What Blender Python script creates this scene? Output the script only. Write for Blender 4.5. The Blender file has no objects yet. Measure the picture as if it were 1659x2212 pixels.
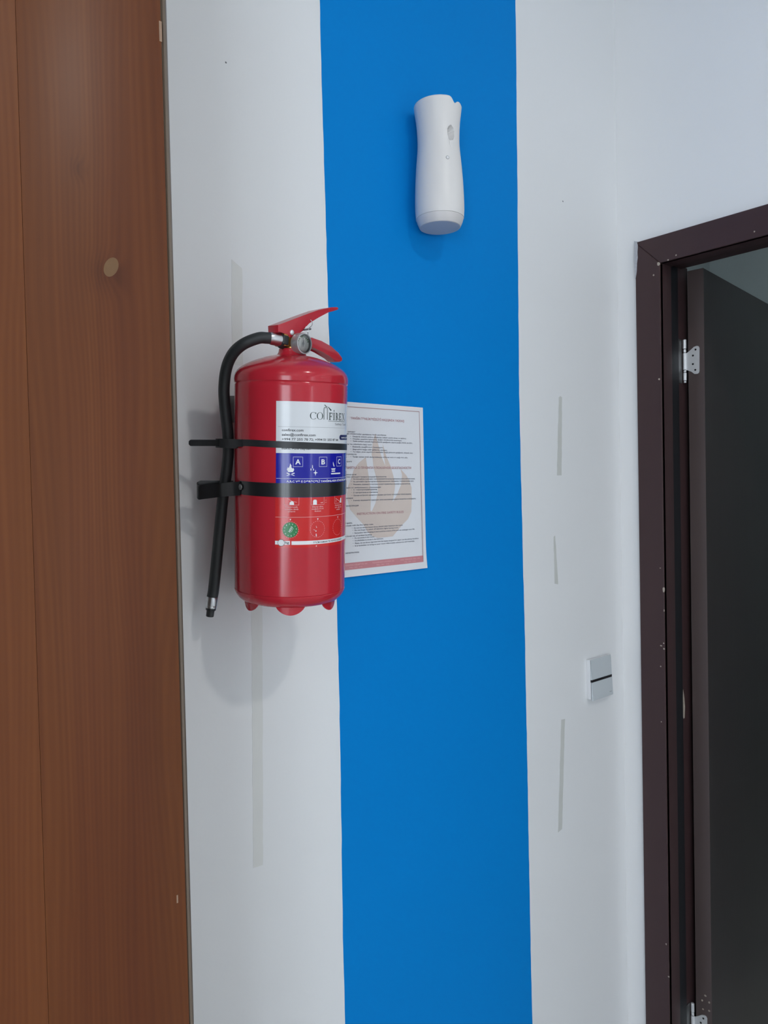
import bpy, bmesh, math, random
from mathutils import Vector, Matrix

random.seed(7)
SC = bpy.context.scene
COL = SC.collection
PI = math.pi
CZ = 1.60                                   # eye height

# ------------------------------------------------------------------ camera
def add_camera():
    yaw, pitch, roll = math.radians(40.843), math.radians(-1.375), math.radians(-1.2435)
    f = Vector((math.sin(yaw) * math.cos(pitch), math.cos(yaw) * math.cos(pitch), math.sin(pitch)))
    r = Vector((math.cos(yaw), -math.sin(yaw), 0))
    u = r.cross(f)
    r2 = math.cos(roll) * r + math.sin(roll) * u
    u2 = -math.sin(roll) * r + math.cos(roll) * u
    cam = bpy.data.cameras.new('camera')
    cam.sensor_fit = 'HORIZONTAL'
    cam.sensor_width = 36.0
    cam.lens = 36.0 * 1631.3 / 1659.0
    cam.clip_start = 0.02
    o = bpy.data.objects.new('camera', cam)
    COL.objects.link(o)
    m = Matrix((r2, u2, -f)).transposed().to_4x4()
    m.translation = (0, -1.013, CZ)
    o.matrix_world = m
    SC.camera = o
add_camera()

# ------------------------------------------------------------------ light
SKY = 9.8                                    # overcast daylight outside the windows
LAMP = 250.0                                  # ceiling lamp diffusers
world = bpy.data.worlds.new('world')
SC.world = world
world.use_nodes = True
world.node_tree.nodes['Background'].inputs[0].default_value = (0.80, 0.90, 1.0, 1)
world.node_tree.nodes['Background'].inputs[1].default_value = SKY
SC.view_settings.view_transform = 'Standard'
SC.view_settings.look = 'None'
SC.view_settings.exposure = -0.2
SC.view_settings.gamma = 1.0
SC.view_settings.use_curve_mapping = False

RX0, RX1 = -3.0, 1.638                       # room extents
RY0, RY1 = -6.0, 0.0
RZ = 3.05
WIN_L = (-5.0, -2.8, 0.10, 2.45)             # y0,y1,z0,z1 in the left wall
WIN_F = (1.20, 1.48, 0.15, 2.45)             # x0,x1,z0,z1 in the front wall

def portal(name, loc, rot, sx, sy):
    l = bpy.data.lights.new(name, 'AREA')
    l.shape = 'RECTANGLE'
    l.size, l.size_y = sx, sy
    l.cycles.is_portal = True
    o = bpy.data.objects.new(name, l)
    COL.objects.link(o)
    o.location = loc
    o.rotation_euler = rot
portal('window_portal', (RX0 - 0.05, (WIN_L[0] + WIN_L[1]) / 2, (WIN_L[2] + WIN_L[3]) / 2), (PI / 2, 0, -PI / 2),
       WIN_L[1] - WIN_L[0], WIN_L[3] - WIN_L[2])
portal('window_portal', ((WIN_F[0] + WIN_F[1]) / 2, RY0 - 0.05, (WIN_F[2] + WIN_F[3]) / 2), (PI / 2, 0, 0),
       WIN_F[1] - WIN_F[0], WIN_F[3] - WIN_F[2])

# ------------------------------------------------------------------ materials
MATS = {}
def nodes(m):
    nt = m.node_tree
    return nt, nt.nodes, nt.links, nt.nodes['Principled BSDF']

def mat(name, col, rough=0.5, metal=0.0, coat=0.0, spec=0.5, noise=0.0, nscale=8.0, bump=0.0, bscale=200.0,
        stretch=(1, 1, 1), transmission=0.0, coat_rough=0.08):
    m = bpy.data.materials.new(name)
    m.use_nodes = True
    nt, N, L, b = nodes(m)
    b.inputs['Base Color'].default_value = (*col, 1)
    b.inputs['Roughness'].default_value = rough
    b.inputs['Metallic'].default_value = metal
    b.inputs['Coat Weight'].default_value = coat
    b.inputs['Coat Roughness'].default_value = coat_rough
    b.inputs['Specular IOR Level'].default_value = spec
    b.inputs['Transmission Weight'].default_value = transmission
    tc = N.new('ShaderNodeTexCoord')
    mp = N.new('ShaderNodeMapping')
    mp.inputs['Scale'].default_value = stretch
    L.new(tc.outputs['Object'], mp.inputs['Vector'])
    if noise:
        n = N.new('ShaderNodeTexNoise')
        n.inputs['Scale'].default_value = nscale
        n.inputs['Detail'].default_value = 5
        L.new(mp.outputs[0], n.inputs['Vector'])
        mx = N.new('ShaderNodeMix'); mx.data_type = 'RGBA'
        L.new(n.outputs['Fac'], mx.inputs['Factor'])
        mx.inputs[6].default_value = (*[c * (1 - noise) for c in col], 1)
        mx.inputs[7].default_value = (*[min(1, c * (1 + noise)) for c in col], 1)
        L.new(mx.outputs[2], b.inputs['Base Color'])
    if bump:
        n2 = N.new('ShaderNodeTexNoise')
        n2.inputs['Scale'].default_value = bscale
        n2.inputs['Detail'].default_value = 3
        L.new(mp.outputs[0], n2.inputs['Vector'])
        bp = N.new('ShaderNodeBump')
        bp.inputs['Strength'].default_value = bump
        bp.inputs['Distance'].default_value = 0.001
        L.new(n2.outputs['Fac'], bp.inputs['Height'])
        L.new(bp.outputs[0], b.inputs['Normal'])
    MATS[name] = m
    return m

mat('white_paint', (0.79, 0.80, 0.81), 0.62, noise=0.025, nscale=2.2, bump=0.12, bscale=130, spec=0.3)
mat('blue_paint', (0.0, 0.220, 0.64), 0.7, noise=0.03, nscale=3, bump=0.12, bscale=130, spec=0.1)
mat('ceiling_paint', (0.8, 0.8, 0.8), 0.8, noise=0.02)
mat('white_paint_lit', (0.86, 0.865, 0.87), 0.6, noise=0.02, nscale=2.2, bump=0.12, bscale=130, spec=0.3)  # lighter copy of the white paint, the right wall's extra light in its colour
mat('beige_paint', (0.60, 0.59, 0.58), 0.7, noise=0.05, nscale=2)
mat('hall_paint', (0.50, 0.56, 0.56), 0.8, noise=0.04)
mat('floor_tile', (0.62, 0.60, 0.57), 0.35, noise=0.12, nscale=3)
mat('red_enamel', (0.49, 0.020, 0.036), 0.17, spec=0.45, noise=0.08, nscale=14, bump=0.04, bscale=40)
mat('red_lever', (0.47, 0.018, 0.034), 0.34, coat=0.3, noise=0.06, nscale=30, bump=0.05, bscale=90)
mat('rubber', (0.022, 0.025, 0.027), 0.52, noise=0.15, nscale=60, bump=0.1, bscale=300)
mat('black_strap', (0.018, 0.020, 0.023), 0.42, noise=0.15, nscale=80, bump=0.08, bscale=300)
mat('black_band', (0.012, 0.013, 0.015), 0.28, noise=0.15, nscale=50, coat=0.2)
mat('brass', (0.55, 0.30, 0.09), 0.35, metal=0.9, noise=0.12, nscale=60)
mat('steel', (0.55, 0.56, 0.57), 0.28, metal=1.0, noise=0.06, nscale=60)
mat('chrome', (0.50, 0.51, 0.52), 0.34, metal=0.6, noise=0.05, nscale=80)
mat('zinc', (0.80, 0.81, 0.83), 0.38, metal=0.45, noise=0.05, nscale=80)
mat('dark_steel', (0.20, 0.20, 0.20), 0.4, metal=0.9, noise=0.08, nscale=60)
mat('gauge_face', (0.62, 0.63, 0.61), 0.35, noise=0.12, nscale=180)
mat('gauge_green', (0.10, 0.22, 0.12), 0.5, noise=0.1)
mat('label_white', (0.70, 0.725, 0.755), 0.16, spec=0.4, noise=0.02)
mat('label_blue', (0.010, 0.012, 0.33), 0.16, spec=0.45, noise=0.06, nscale=30, bump=0.08, bscale=60)
mat('label_red', (0.60, 0.022, 0.022), 0.16, spec=0.45, noise=0.05, nscale=30, bump=0.08, bscale=60)
mat('label_green', (0.012, 0.20, 0.055), 0.3, noise=0.05)
mat('print_black', (0.03, 0.03, 0.035), 0.5, noise=0.05)
mat('print_dark_green', (0.02, 0.045, 0.04), 0.5, noise=0.05)
mat('print_navy', (0.012, 0.016, 0.10), 0.4, noise=0.05)
mat('print_grey', (0.33, 0.34, 0.36), 0.5, noise=0.05)
mat('print_white', (0.80, 0.81, 0.83), 0.4, noise=0.03)
mat('print_pink', (0.75, 0.42, 0.42), 0.4, noise=0.03)
mat('paper', (0.76, 0.78, 0.82), 0.30, noise=0.03, nscale=14, coat=0.25, bump=0.1, bscale=25)
mat('paper_flame', (0.67, 0.58, 0.53), 0.35, noise=0.04, nscale=20, coat=0.25)
mat('paper_text', (0.16, 0.17, 0.21), 0.5, noise=0.1)
mat('paper_title', (0.46, 0.25, 0.27), 0.5, noise=0.1)
mat('paper_bar', (0.58, 0.24, 0.27), 0.4, noise=0.06, nscale=30)
mat('paper_border', (0.42, 0.26, 0.27), 0.5, noise=0.08)
mat('plastic_white', (0.76, 0.745, 0.735), 0.36, spec=0.4, noise=0.015)
mat('dot_clear', (0.85, 0.85, 0.86), 0.06, coat=1.0, noise=0.01, coat_rough=0.02)
mat('plastic_cap', (0.66, 0.64, 0.635), 0.45, noise=0.02)
mat('plastic_under', (0.52, 0.53, 0.56), 0.5, noise=0.03)
mat('switch_white', (0.80, 0.81, 0.83), 0.35, noise=0.015)
mat('switch_glass', (0.60, 0.65, 0.68), 0.18, coat=0.4, noise=0.015)
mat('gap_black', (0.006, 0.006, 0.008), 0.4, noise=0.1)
mat('tape_residue', (0.60, 0.61, 0.585), 0.6, noise=0.07, nscale=60, stretch=(1, 1, 0.3))
mat('tape_residue_pale', (0.715, 0.72, 0.70), 0.6, noise=0.05, nscale=60, stretch=(1, 1, 0.3))
mat('door_brown', (0.056, 0.030, 0.031), 0.42, spec=0.35, noise=0.10, nscale=30, stretch=(1, 1, 0.05), bump=0.08, bscale=120)
mat('leaf_brown', (0.040, 0.034, 0.033), 0.36, noise=0.12, nscale=25, stretch=(1, 1, 0.05), bump=0.08, bscale=120)
mat('strip_black', (0.010, 0.011, 0.014), 0.55, noise=0.15, nscale=60)
mat('edge_brown', (0.085, 0.062, 0.060), 0.45, noise=0.10, nscale=30, stretch=(1, 1, 0.05))
mat('chip_tan', (0.42, 0.36, 0.30), 0.7, noise=0.2, nscale=200)
mat('plaster', (0.46, 0.47, 0.50), 0.8, noise=0.35, nscale=160)
mat('lamp_ring', (0.75, 0.75, 0.75), 0.4, noise=0.02)
mat('grey_mark', (0.18, 0.19, 0.20), 0.6, noise=0.2)
mat('wood_edge', (0.125, 0.092, 0.066), 0.30, coat=0.3, noise=0.18, nscale=30, stretch=(1, 1, 0.06))

def glass_mat():
    m = bpy.data.materials.new('gauge_glass'); m.use_nodes = True
    nt, N, L, b = nodes(m)
    n = N.new('ShaderNodeTexNoise'); n.inputs['Scale'].default_value = 120
    mr = N.new('ShaderNodeMapRange'); mr.inputs[3].default_value = 0.05; mr.inputs[4].default_value = 0.2
    L.new(n.outputs['Fac'], mr.inputs[0])
    tr = N.new('ShaderNodeBsdfTransparent'); gl = N.new('ShaderNodeBsdfGlossy')
    L.new(mr.outputs[0], gl.inputs['Roughness'])
    lw = N.new('ShaderNodeFresnel'); lw.inputs[0].default_value = 1.9
    mx = N.new('ShaderNodeMixShader')
    L.new(lw.outputs[0], mx.inputs[0]); L.new(tr.outputs[0], mx.inputs[1]); L.new(gl.outputs[0], mx.inputs[2])
    L.new(mx.outputs[0], N['Material Output'].inputs[0])
    MATS['gauge_glass'] = m
glass_mat()

def lamp_mat(name, power):
    m = bpy.data.materials.new(name); m.use_nodes = True
    nt, N, L, b = nodes(m)
    b.inputs['Base Color'].default_value = (0.9, 0.9, 0.9, 1)
    b.inputs['Emission Color'].default_value = (1.0, 0.97, 0.93, 1)
    b.inputs['Emission Strength'].default_value = power
    MATS[name] = m
lamp_mat('lamp_diffuser', LAMP)
lamp_mat('lamp_diffuser_dim', 48.0)
lamp_mat('fill_diffuser_hall', 7.0)

def wood_mat(name, knots, seed, tint):
    m = bpy.data.materials.new(name); m.use_nodes = True
    nt, N, L, b = nodes(m)
    tc = N.new('ShaderNodeTexCoord')
    sep = N.new('ShaderNodeSeparateXYZ'); L.new(tc.outputs['Object'], sep.inputs[0])
    def math_(op, a, bb=None):
        n = N.new('ShaderNodeMath'); n.operation = op
        for i, v in enumerate((a, bb)):
            if v is None: continue
            if isinstance(v, (int, float)): n.inputs[i].default_value = v
            else: L.new(v, n.inputs[i])
        return n.outputs[0]
    def noise(scale, stretch, det=3):
        mp = N.new('ShaderNodeMapping'); mp.inputs['Scale'].default_value = stretch
        mp.inputs['Location'].default_value = (seed, seed * 0.3, seed * 1.7)
        L.new(tc.outputs['Object'], mp.inputs['Vector'])
        n = N.new('ShaderNodeTexNoise'); n.inputs['Scale'].default_value = scale; n.inputs['Detail'].default_value = det
        L.new(mp.outputs[0], n.inputs['Vector'])
        return n.outputs['Fac']
    warp = noise(8.0, (1.0, 1.0, 0.12), 2)
    phase = math_('ADD', math_('MULTIPLY', sep.outputs['X'], 900.0), math_('MULTIPLY', warp, 95.0))
    dark = None
    for (kx, kz, sx, sz, amp, dk) in knots:
        vs = N.new('ShaderNodeVectorMath'); vs.operation = 'SUBTRACT'
        L.new(tc.outputs['Object'], vs.inputs[0]); vs.inputs[1].default_value = (kx, 0, kz)
        vm = N.new('ShaderNodeVectorMath'); vm.operation = 'MULTIPLY'
        L.new(vs.outputs[0], vm.inputs[0]); vm.inputs[1].default_value = (1 / sx, 0, 1 / sz)
        vd = N.new('ShaderNodeVectorMath'); vd.operation = 'DOT_PRODUCT'
        L.new(vm.outputs[0], vd.inputs[0]); L.new(vm.outputs[0], vd.inputs[1])
        g = math_('EXPONENT', math_('MULTIPLY', vd.outputs['Value'], -1.0))
        phase = math_('ADD', phase, math_('MULTIPLY', g, amp))
        if dk:
            k = math_('MULTIPLY', g, dk)
            dark = k if dark is None else math_('ADD', dark, k)
    ring = math_('ADD', math_('MULTIPLY', math_('SINE', phase), 0.5), 0.5)
    vary = noise(22.0, (1.0, 1.0, 0.05), 2)
    fine = noise(160.0, (1.0, 1.0, 0.010), 4)
    broad = noise(11.0, (1.0, 1.0, 0.10), 2)
    v = math_('ADD', math_('MULTIPLY', math_('MULTIPLY', ring, vary), 0.20), math_('ADD', math_('MULTIPLY', fine, 0.40), math_('MULTIPLY', broad, 0.50)))
    if dark is not None:
        v = math_('SUBTRACT', v, dark)
    cr = N.new('ShaderNodeValToRGB')
    e = cr.color_ramp.elements
    e[0].position = 0.10; e[0].color = (0.105 * tint, 0.029 * tint, 0.0085 * tint, 1)
    e[1].position = 0.85; e[1].color = (0.245 * tint, 0.082 * tint, 0.021 * tint, 1)
    mid = e.new(0.48); mid.color = (0.175 * tint, 0.053 * tint, 0.0135 * tint, 1)
    L.new(v, cr.inputs[0])
    hue = N.new('ShaderNodeMix'); hue.data_type = 'RGBA'; hue.blend_type = 'MULTIPLY'
    tone = noise(16.0, (1.0, 1.0, 0.07), 1)
    mr = N.new('ShaderNodeMapRange'); mr.inputs[1].default_value = 0.35; mr.inputs[2].default_value = 0.7
    L.new(tone, mr.inputs[0]); L.new(mr.outputs[0], hue.inputs['Factor'])
    L.new(cr.outputs[0], hue.inputs[6]); hue.inputs[7].default_value = (0.92, 0.82, 0.92, 1)
    L.new(hue.outputs[2], b.inputs['Base Color'])
    b.inputs['Roughness'].default_value = 0.42
    b.inputs['Specular IOR Level'].default_value = 0.22
    b.inputs['Coat Weight'].default_value = 0.08
    b.inputs['Coat Roughness'].default_value = 0.3
    bp = N.new('ShaderNodeBump'); bp.inputs['Strength'].default_value = 0.12; bp.inputs['Distance'].default_value = 0.0006
    L.new(fine, bp.inputs['Height']); L.new(bp.outputs[0], b.inputs['Normal'])
    MATS[name] = m

# ------------------------------------------------------------------ helpers
def tag(o, label=None, cat=None, group=None, kind=None):
    if label: o['label'] = label
    if cat: o['category'] = cat
    if group: o['group'] = group
    if kind: o['kind'] = kind
    return o

def empty(name, loc=(0, 0, 0), parent=None):
    o = bpy.data.objects.new(name, None)
    COL.objects.link(o)
    o.location = loc
    o.empty_display_size = 0.05
    if parent: o.parent = parent
    return o

def link(name, bm, m, parent=None, smooth=None, loc=None):
    bmesh.ops.recalc_face_normals(bm, faces=bm.faces[:])
    me = bpy.data.meshes.new(name)
    bm.to_mesh(me); bm.free()
    return link_mesh(name, me, m, parent, smooth, loc)

def link_mesh(name, me, m, parent=None, smooth=None, loc=None):
    for mm in (m if isinstance(m, (list, tuple)) else [m]):
        me.materials.append(MATS[mm])
    if smooth is not None:
        me.polygons.foreach_set('use_smooth', [True] * len(me.polygons))
        me.set_sharp_from_angle(angle=math.radians(smooth))
    o = bpy.data.objects.new(name, me)
    COL.objects.link(o)
    if parent: o.parent = parent
    if loc: o.location = loc
    return o

def add_box(bm, x0, x1, y0, y1, z0, z1, bevel=0.0):
    vs = [bm.verts.new((x, y, z)) for x in (x0, x1) for y in (y0, y1) for z in (z0, z1)]
    idx = [(0, 1, 3, 2), (4, 6, 7, 5), (0, 4, 5, 1), (2, 3, 7, 6), (0, 2, 6, 4), (1, 5, 7, 3)]
    fs = [bm.faces.new([vs[i] for i in f]) for f in idx]
    if bevel:
        es = list({e for f in fs for e in f.edges})
        bmesh.ops.bevel(bm, geom=es, offset=bevel, segments=2, affect='EDGES', profile=0.6)

def box(name, x0, x1, y0, y1, z0, z1, m, parent=None, bevel=0.0, smooth=None):
    bm = bmesh.new()
    add_box(bm, x0, x1, y0, y1, z0, z1, bevel)
    return link(name, bm, m, parent, 40 if bevel and smooth is None else smooth)

def add_lathe(bm, prof, n=64, cap=True, T=None):
    rings = []
    for r, z in prof:
        ring = []
        for i in range(n):
            a = 2 * PI * i / n
            v = Vector((r * math.sin(a), -r * math.cos(a), z))
            ring.append(bm.verts.new(T @ v if T else v))
        rings.append(ring)
    for a, b in zip(rings, rings[1:]):
        for i in range(n):
            j = (i + 1) % n
            bm.faces.new((a[i], a[j], b[j], b[i]))
    if cap:
        bm.faces.new(rings[0][::-1]); bm.faces.new(rings[-1])

def axis_matrix(p, d):
    d = Vector(d).normalized()
    up = Vector((0, 0, 1)) if abs(d.z) < 0.9 else Vector((1, 0, 0))
    x = up.cross(d).normalized(); y = d.cross(x)
    m = Matrix((x, y, d)).transposed().to_4x4(); m.translation = p
    return m

def spline(pts, k=8):
    P = [Vector(p) for p in pts]
    P = [2 * P[0] - P[1]] + P + [2 * P[-1] - P[-2]]
    out = []
    for i in range(1, len(P) - 2):
        for s in range(k):
            t = s / k
            a, b, c, d = P[i - 1], P[i], P[i + 1], P[i + 2]
            out.append(0.5 * ((2 * b) + (c - a) * t + (2 * a - 5 * b + 4 * c - d) * t * t + (3 * b - a - 3 * c + d) * t ** 3))
    out.append(P[-2])
    return out

def add_tube(bm, path, r, n=16):
    rings = []
    prev = None
    for i, q in enumerate(path):
        d = (path[min(i + 1, len(path) - 1)] - path[max(i - 1, 0)]).normalized()
        if prev is None:
            x = (Vector((0, 1, 0)) if abs(d.y) < 0.9 else Vector((1, 0, 0))).cross(d).normalized()
        else:
            x = (prev - d * prev.dot(d)).normalized()
        prev = x
        y = d.cross(x)
        rr = r[i] if isinstance(r, (list, tuple)) else r
        rings.append([bm.verts.new(q + x * (rr * math.cos(2 * PI * k / n)) + y * (rr * math.sin(2 * PI * k / n))) for k in range(n)])
    for a, b in zip(rings, rings[1:]):
        for k in range(n):
            j = (k + 1) % n
            bm.faces.new((a[k], a[j], b[j], b[k]))
    bm.faces.new(rings[0][::-1]); bm.faces.new(rings[-1])

def add_ribbon(bm, path, zc, h, t, closed=False):
    """upright band along a plan path: path = [(x, y)], zc = centre heights, h = height, t = thickness (outwards)"""
    n = len(path)
    rows = []
    for i in range(n):
        if closed:
            a, b = path[i - 1], path[(i + 1) % n]
        else:
            a, b = path[max(i - 1, 0)], path[min(i + 1, n - 1)]
        d = Vector((b[0] - a[0], b[1] - a[1])).normalized()
        nrm = Vector((d.y, -d.x))
        q = Vector(path[i]); z = zc[i] if isinstance(zc, (list, tuple)) else zc
        hh = h[i] if isinstance(h, (list, tuple)) else h
        o = q + nrm * t
        rows.append([bm.verts.new((q.x, q.y, z - hh / 2)), bm.verts.new((o.x, o.y, z - hh / 2)),
                     bm.verts.new((o.x, o.y, z + hh / 2)), bm.verts.new((q.x, q.y, z + hh / 2))])
    m = n if closed else n - 1
    for i in range(m):
        a, b = rows[i], rows[(i + 1) % n]
        for k in range(4):
            j = (k + 1) % 4
            bm.faces.new((a[k], b[k], b[j], a[j]))
    if not closed:
        bm.faces.new(rows[0]); bm.faces.new(rows[-1][::-1])

def add_prism(bm, poly, y0, y1, bevel=0.0):
    """(x, z) outline extruded along y"""
    a = [bm.verts.new((x, y0, z)) for x, z in poly]
    b = [bm.verts.new((x, y1, z)) for x, z in poly]
    f0 = bm.faces.new(a); f1 = bm.faces.new(b[::-1])
    n = len(poly)
    for i in range(n):
        j = (i + 1) % n
        bm.faces.new((a[i], b[i], b[j], a[j]))
    if bevel:
        es = list(f0.edges) + list(f1.edges)
        bmesh.ops.bevel(bm, geom=es, offset=bevel, segments=2, affect='EDGES', profile=0.5)

# ---- flat print: 2-D shapes that are laid on a surface by a mapping function
TEXT_CACHE = {}
def text_shape(s):
    if s in TEXT_CACHE: return TEXT_CACHE[s]
    c = bpy.data.curves.new('lettering', 'FONT')
    c.body = s; c.size = 1.0; c.resolution_u = 2; c.offset = 0.018
    o = bpy.data.objects.new('lettering', c)
    COL.objects.link(o)
    dg = bpy.context.evaluated_depsgraph_get()
    dg.update()
    me = bpy.data.meshes.new_from_object(o.evaluated_get(dg))
    vs = [(v.co.x, v.co.y) for v in me.vertices]
    fs = [tuple(p.vertices) for p in me.polygons]
    bpy.data.objects.remove(o); bpy.data.curves.remove(c); bpy.data.meshes.remove(me)
    TEXT_CACHE[s] = (vs, fs)
    return vs, fs

class Print:
    def __init__(self): self.v = []; self.f = []
    def add(self, vs, fs):
        k = len(self.v)
        self.v += vs; self.f += [tuple(i + k for i in f) for f in fs]
    def rect(self, x0, x1, y0, y1, nx=1):
        vs = []
        for i in range(nx + 1):
            x = x0 + (x1 - x0) * i / nx
            vs += [(x, y0), (x, y1)]
        self.add(vs, [(2 * i, 2 * i + 2, 2 * i + 3, 2 * i + 1) for i in range(nx)])
    def frame(self, x0, x1, y0, y1, t):
        self.rect(x0, x1, y0, y0 + t, 4); self.rect(x0, x1, y1 - t, y1, 4)
        self.rect(x0, x0 + t, y0 + t, y1 - t); self.rect(x1 - t, x1, y0 + t, y1 - t)
    def poly(self, pts): self.add(list(pts), [tuple(range(len(pts)))])
    def disc(self, cx, cy, r, n=32):
        m = n // 2                            # cut into upright slices so that it follows a curved surface
        p = [(cx - r * math.cos(PI * i / m), r * math.sin(PI * i / m)) for i in range(m + 1)]
        for (xa, ha), (xb, hb) in zip(p, p[1:]):
            q = [(xa, cy - ha), (xb, cy - hb), (xb, cy + hb), (xa, cy + ha)]
            self.poly([v for i, v in enumerate(q) if abs(v[0] - q[i - 1][0]) + abs(v[1] - q[i - 1][1]) > 1e-9])
    def ring(self, cx, cy, r, t, n=32, dash=False):
        for i in range(n):
            if dash and i % 2: continue
            a, b = 2 * PI * i / n, 2 * PI * (i + 1) / n
            self.poly([(cx + q * math.cos(w), cy + q * math.sin(w)) for q, w in ((r, a), (r + t, a), (r + t, b), (r, b))])
    def line(self, pts, t):
        for (x0, y0), (x1, y1) in zip(pts, pts[1:]):
            d = math.hypot(x1 - x0, y1 - y0); nx, ny = -(y1 - y0) / d * t / 2, (x1 - x0) / d * t / 2
            self.poly([(x0 + nx, y0 + ny), (x1 + nx, y1 + ny), (x1 - nx, y1 - ny), (x0 - nx, y0 - ny)])
    def text(self, s, x0, base, width=None, cap=None, align='l', rot=0.0):
        vs, fs = text_shape(s)
        if not vs: return
        mx = max(v[0] for v in vs); mn = min(v[0] for v in vs)
        sy = (cap / 0.73) if cap else width / (mx - mn)
        sx = width / (mx - mn) if width else sy
        w = (mx - mn) * sx
        off = {'l': 0, 'c': -w / 2, 'r': -w}[align]
        ca, sa = math.cos(rot), math.sin(rot)
        out = []
        for x, y in vs:
            px, py = (x - mn) * sx + off, y * sy
            out.append((x0 + px * ca - py * sa, base + px * sa + py * ca))
        self.add(out, fs)
    def build(self, name, m, parent, fn, kind=None):
        me = bpy.data.meshes.new(name)
        me.from_pydata([fn(x, y) for x, y in self.v], [], self.f)
        me.update()
        o = link_mesh(name, me, m, parent)
        return o

# ------------------------------------------------------------------ the room
def build_room():
    # back wall with the painted stripe
    wb = box('wall_back', RX0 - 0.12, RX1 + 0.12, 0.0, 0.14, 0, RZ, 'white_paint')
    tag(wb, kind='structure')
    left = [(0.7604, 0.8152), (0.7601, 0.6948), (0.7626, 0.3613), (0.7631, 0.2848), (0.7666, -0.1878), (0.7672, -0.3369), (0.7629, -0.7716), (0.7631, -0.9013)]
    right = [(1.2668, 1.0202), (1.2657, 0.8679), (1.2566, 0.2041), (1.2596, -0.1363), (1.2619, -0.3329), (1.2631, -0.9799), (1.2642, -1.1436)]
    def fill(pts):
        pts = [(pts[0][0], RZ - CZ)] + pts + [(pts[-1][0], -CZ)]
        out = []
        for (x0, z0), (x1, z1) in zip(pts, pts[1:]):
            n = max(1, int(abs(z1 - z0) / 0.02))
            for i in range(n):
                t = i / n
                out.append((x0 + (x1 - x0) * t + random.uniform(-0.0005, 0.0005), z0 + (z1 - z0) * t))
        out.append(pts[-1])
        return out
    fl, fr = fill(left), fill(right)
    poly = [(x, z + CZ) for x, z in fl] + [(x, z + CZ) for x, z in reversed(fr)]
    bm = bmesh.new()
    add_prism(bm, poly, -0.0006, 0.004)
    link('blue_stripe', bm, 'blue_paint', wb)
    for x, z, r in ((0.5821, 0.6509, 0.0018), (1.4216, 0.6418, 0.0022)):
        bm = bmesh.new()
        add_lathe(bm, [(r, 0), (r * 0.5, 0.0006)], 10, True, axis_matrix((x, 0.0002, z + CZ), (0, -1, 0)))
        link('nail_hole', bm, 'grey_mark', wb)
    # right wall with the doorway
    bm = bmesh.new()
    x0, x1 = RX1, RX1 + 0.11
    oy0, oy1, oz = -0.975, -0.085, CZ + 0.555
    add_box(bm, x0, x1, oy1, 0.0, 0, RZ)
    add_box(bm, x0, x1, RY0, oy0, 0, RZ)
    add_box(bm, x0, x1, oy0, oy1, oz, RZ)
    tag(link('wall_right', bm, 'white_paint_lit'), kind='structure')
    # left wall with window opening
    bm = bmesh.new()
    y0, y1, z0, z1 = WIN_L
    add_box(bm, RX0 - 0.12, RX0, y1, 0, 0, RZ)
    add_box(bm, RX0 - 0.12, RX0, RY0, y0, 0, RZ)
    add_box(bm, RX0 - 0.12, RX0, y0, y1, 0, z0)
    add_box(bm, RX0 - 0.12, RX0, y0, y1, z1, RZ)
    tag(link('wall_left', bm, 'white_paint'), kind='structure')
    bm = bmesh.new()
    a, b, c, d = WIN_F
    add_box(bm, RX0 - 0.12, a, RY0 - 0.12, RY0, 0, RZ)
    add_box(bm, b, RX1 + 0.12, RY0 - 0.12, RY0, 0, RZ)
    add_box(bm, a, b, RY0 - 0.12, RY0, 0, c)
    add_box(bm, a, b, RY0 - 0.12, RY0, d, RZ)
    tag(link('wall_front', bm, 'beige_paint'), kind='structure')
    tag(box('floor', RX0 - 0.12, 4.6, RY0 - 0.12, 1.3, -0.1, 0, 'floor_tile'), kind='structure')
    tag(box('ceiling', RX0 - 0.12, RX1 + 0.11, RY0 - 0.12, 0.14, RZ, RZ + 0.1, 'ceiling_paint'), kind='structure')
    # window frames
    w1 = empty('window_1', (RX0 - 0.06, (y0 + y1) / 2, z0)); tag(w1, kind='structure')
    hw, hh = (y1 - y0) / 2, z1 - z0
    for k, (p0, p1, q0, q1) in enumerate([(-hw, -hw + .06, 0, hh), (hw - .06, hw, 0, hh), (-.04, .04, .06, hh - .06), (-hw + .06, hw - .06, 0, .06), (-hw + .06, hw - .06, hh - .06, hh)]):
        box('window_bar', -0.03, 0.03, p0, p1, q0, q1, 'switch_white', w1)
    w2 = empty('window_2', ((a + b) / 2, RY0 - 0.06, c)); tag(w2, kind='structure')
    hw, hh = (b - a) / 2, d - c
    for p0, p1, q0, q1 in [(-hw, -hw + .04, 0, hh), (hw - .04, hw, 0, hh), (-hw + .04, hw - .04, 0, .05), (-hw + .04, hw - .04, hh - .05, hh)]:
        box('window_bar', p0, p1, -0.03, 0.03, q0, q1, 'switch_white', w2)
    # the room beyond the doorway
    hx0, hx1, hy0, hy1, hz = RX1 + 0.11, 4.4, -2.2, 1.1, 3.30
    tag(box('wall_hall_back', hx0, hx1 + .1, hy1, hy1 + .1, 0, hz, 'hall_paint'), kind='structure')
    tag(box('wall_hall_front', hx0, hx1 + .1, hy0 - .1, hy0, 0, hz, 'hall_paint'), kind='structure')
    tag(box('wall_hall_right', hx1, hx1 + .1, hy0, hy1, 0, hz, 'hall_paint'), kind='structure')
    tag(box('wall_hall_left', RX1, hx0, 0.14, hy1 + .1, 0, hz, 'hall_paint'), kind='structure')
    tag(box('ceiling_hall', hx0, hx1 + .1, hy0 - .1, hy1 + .1, hz, hz + .1, 'hall_paint'), kind='structure')
build_room()

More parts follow.
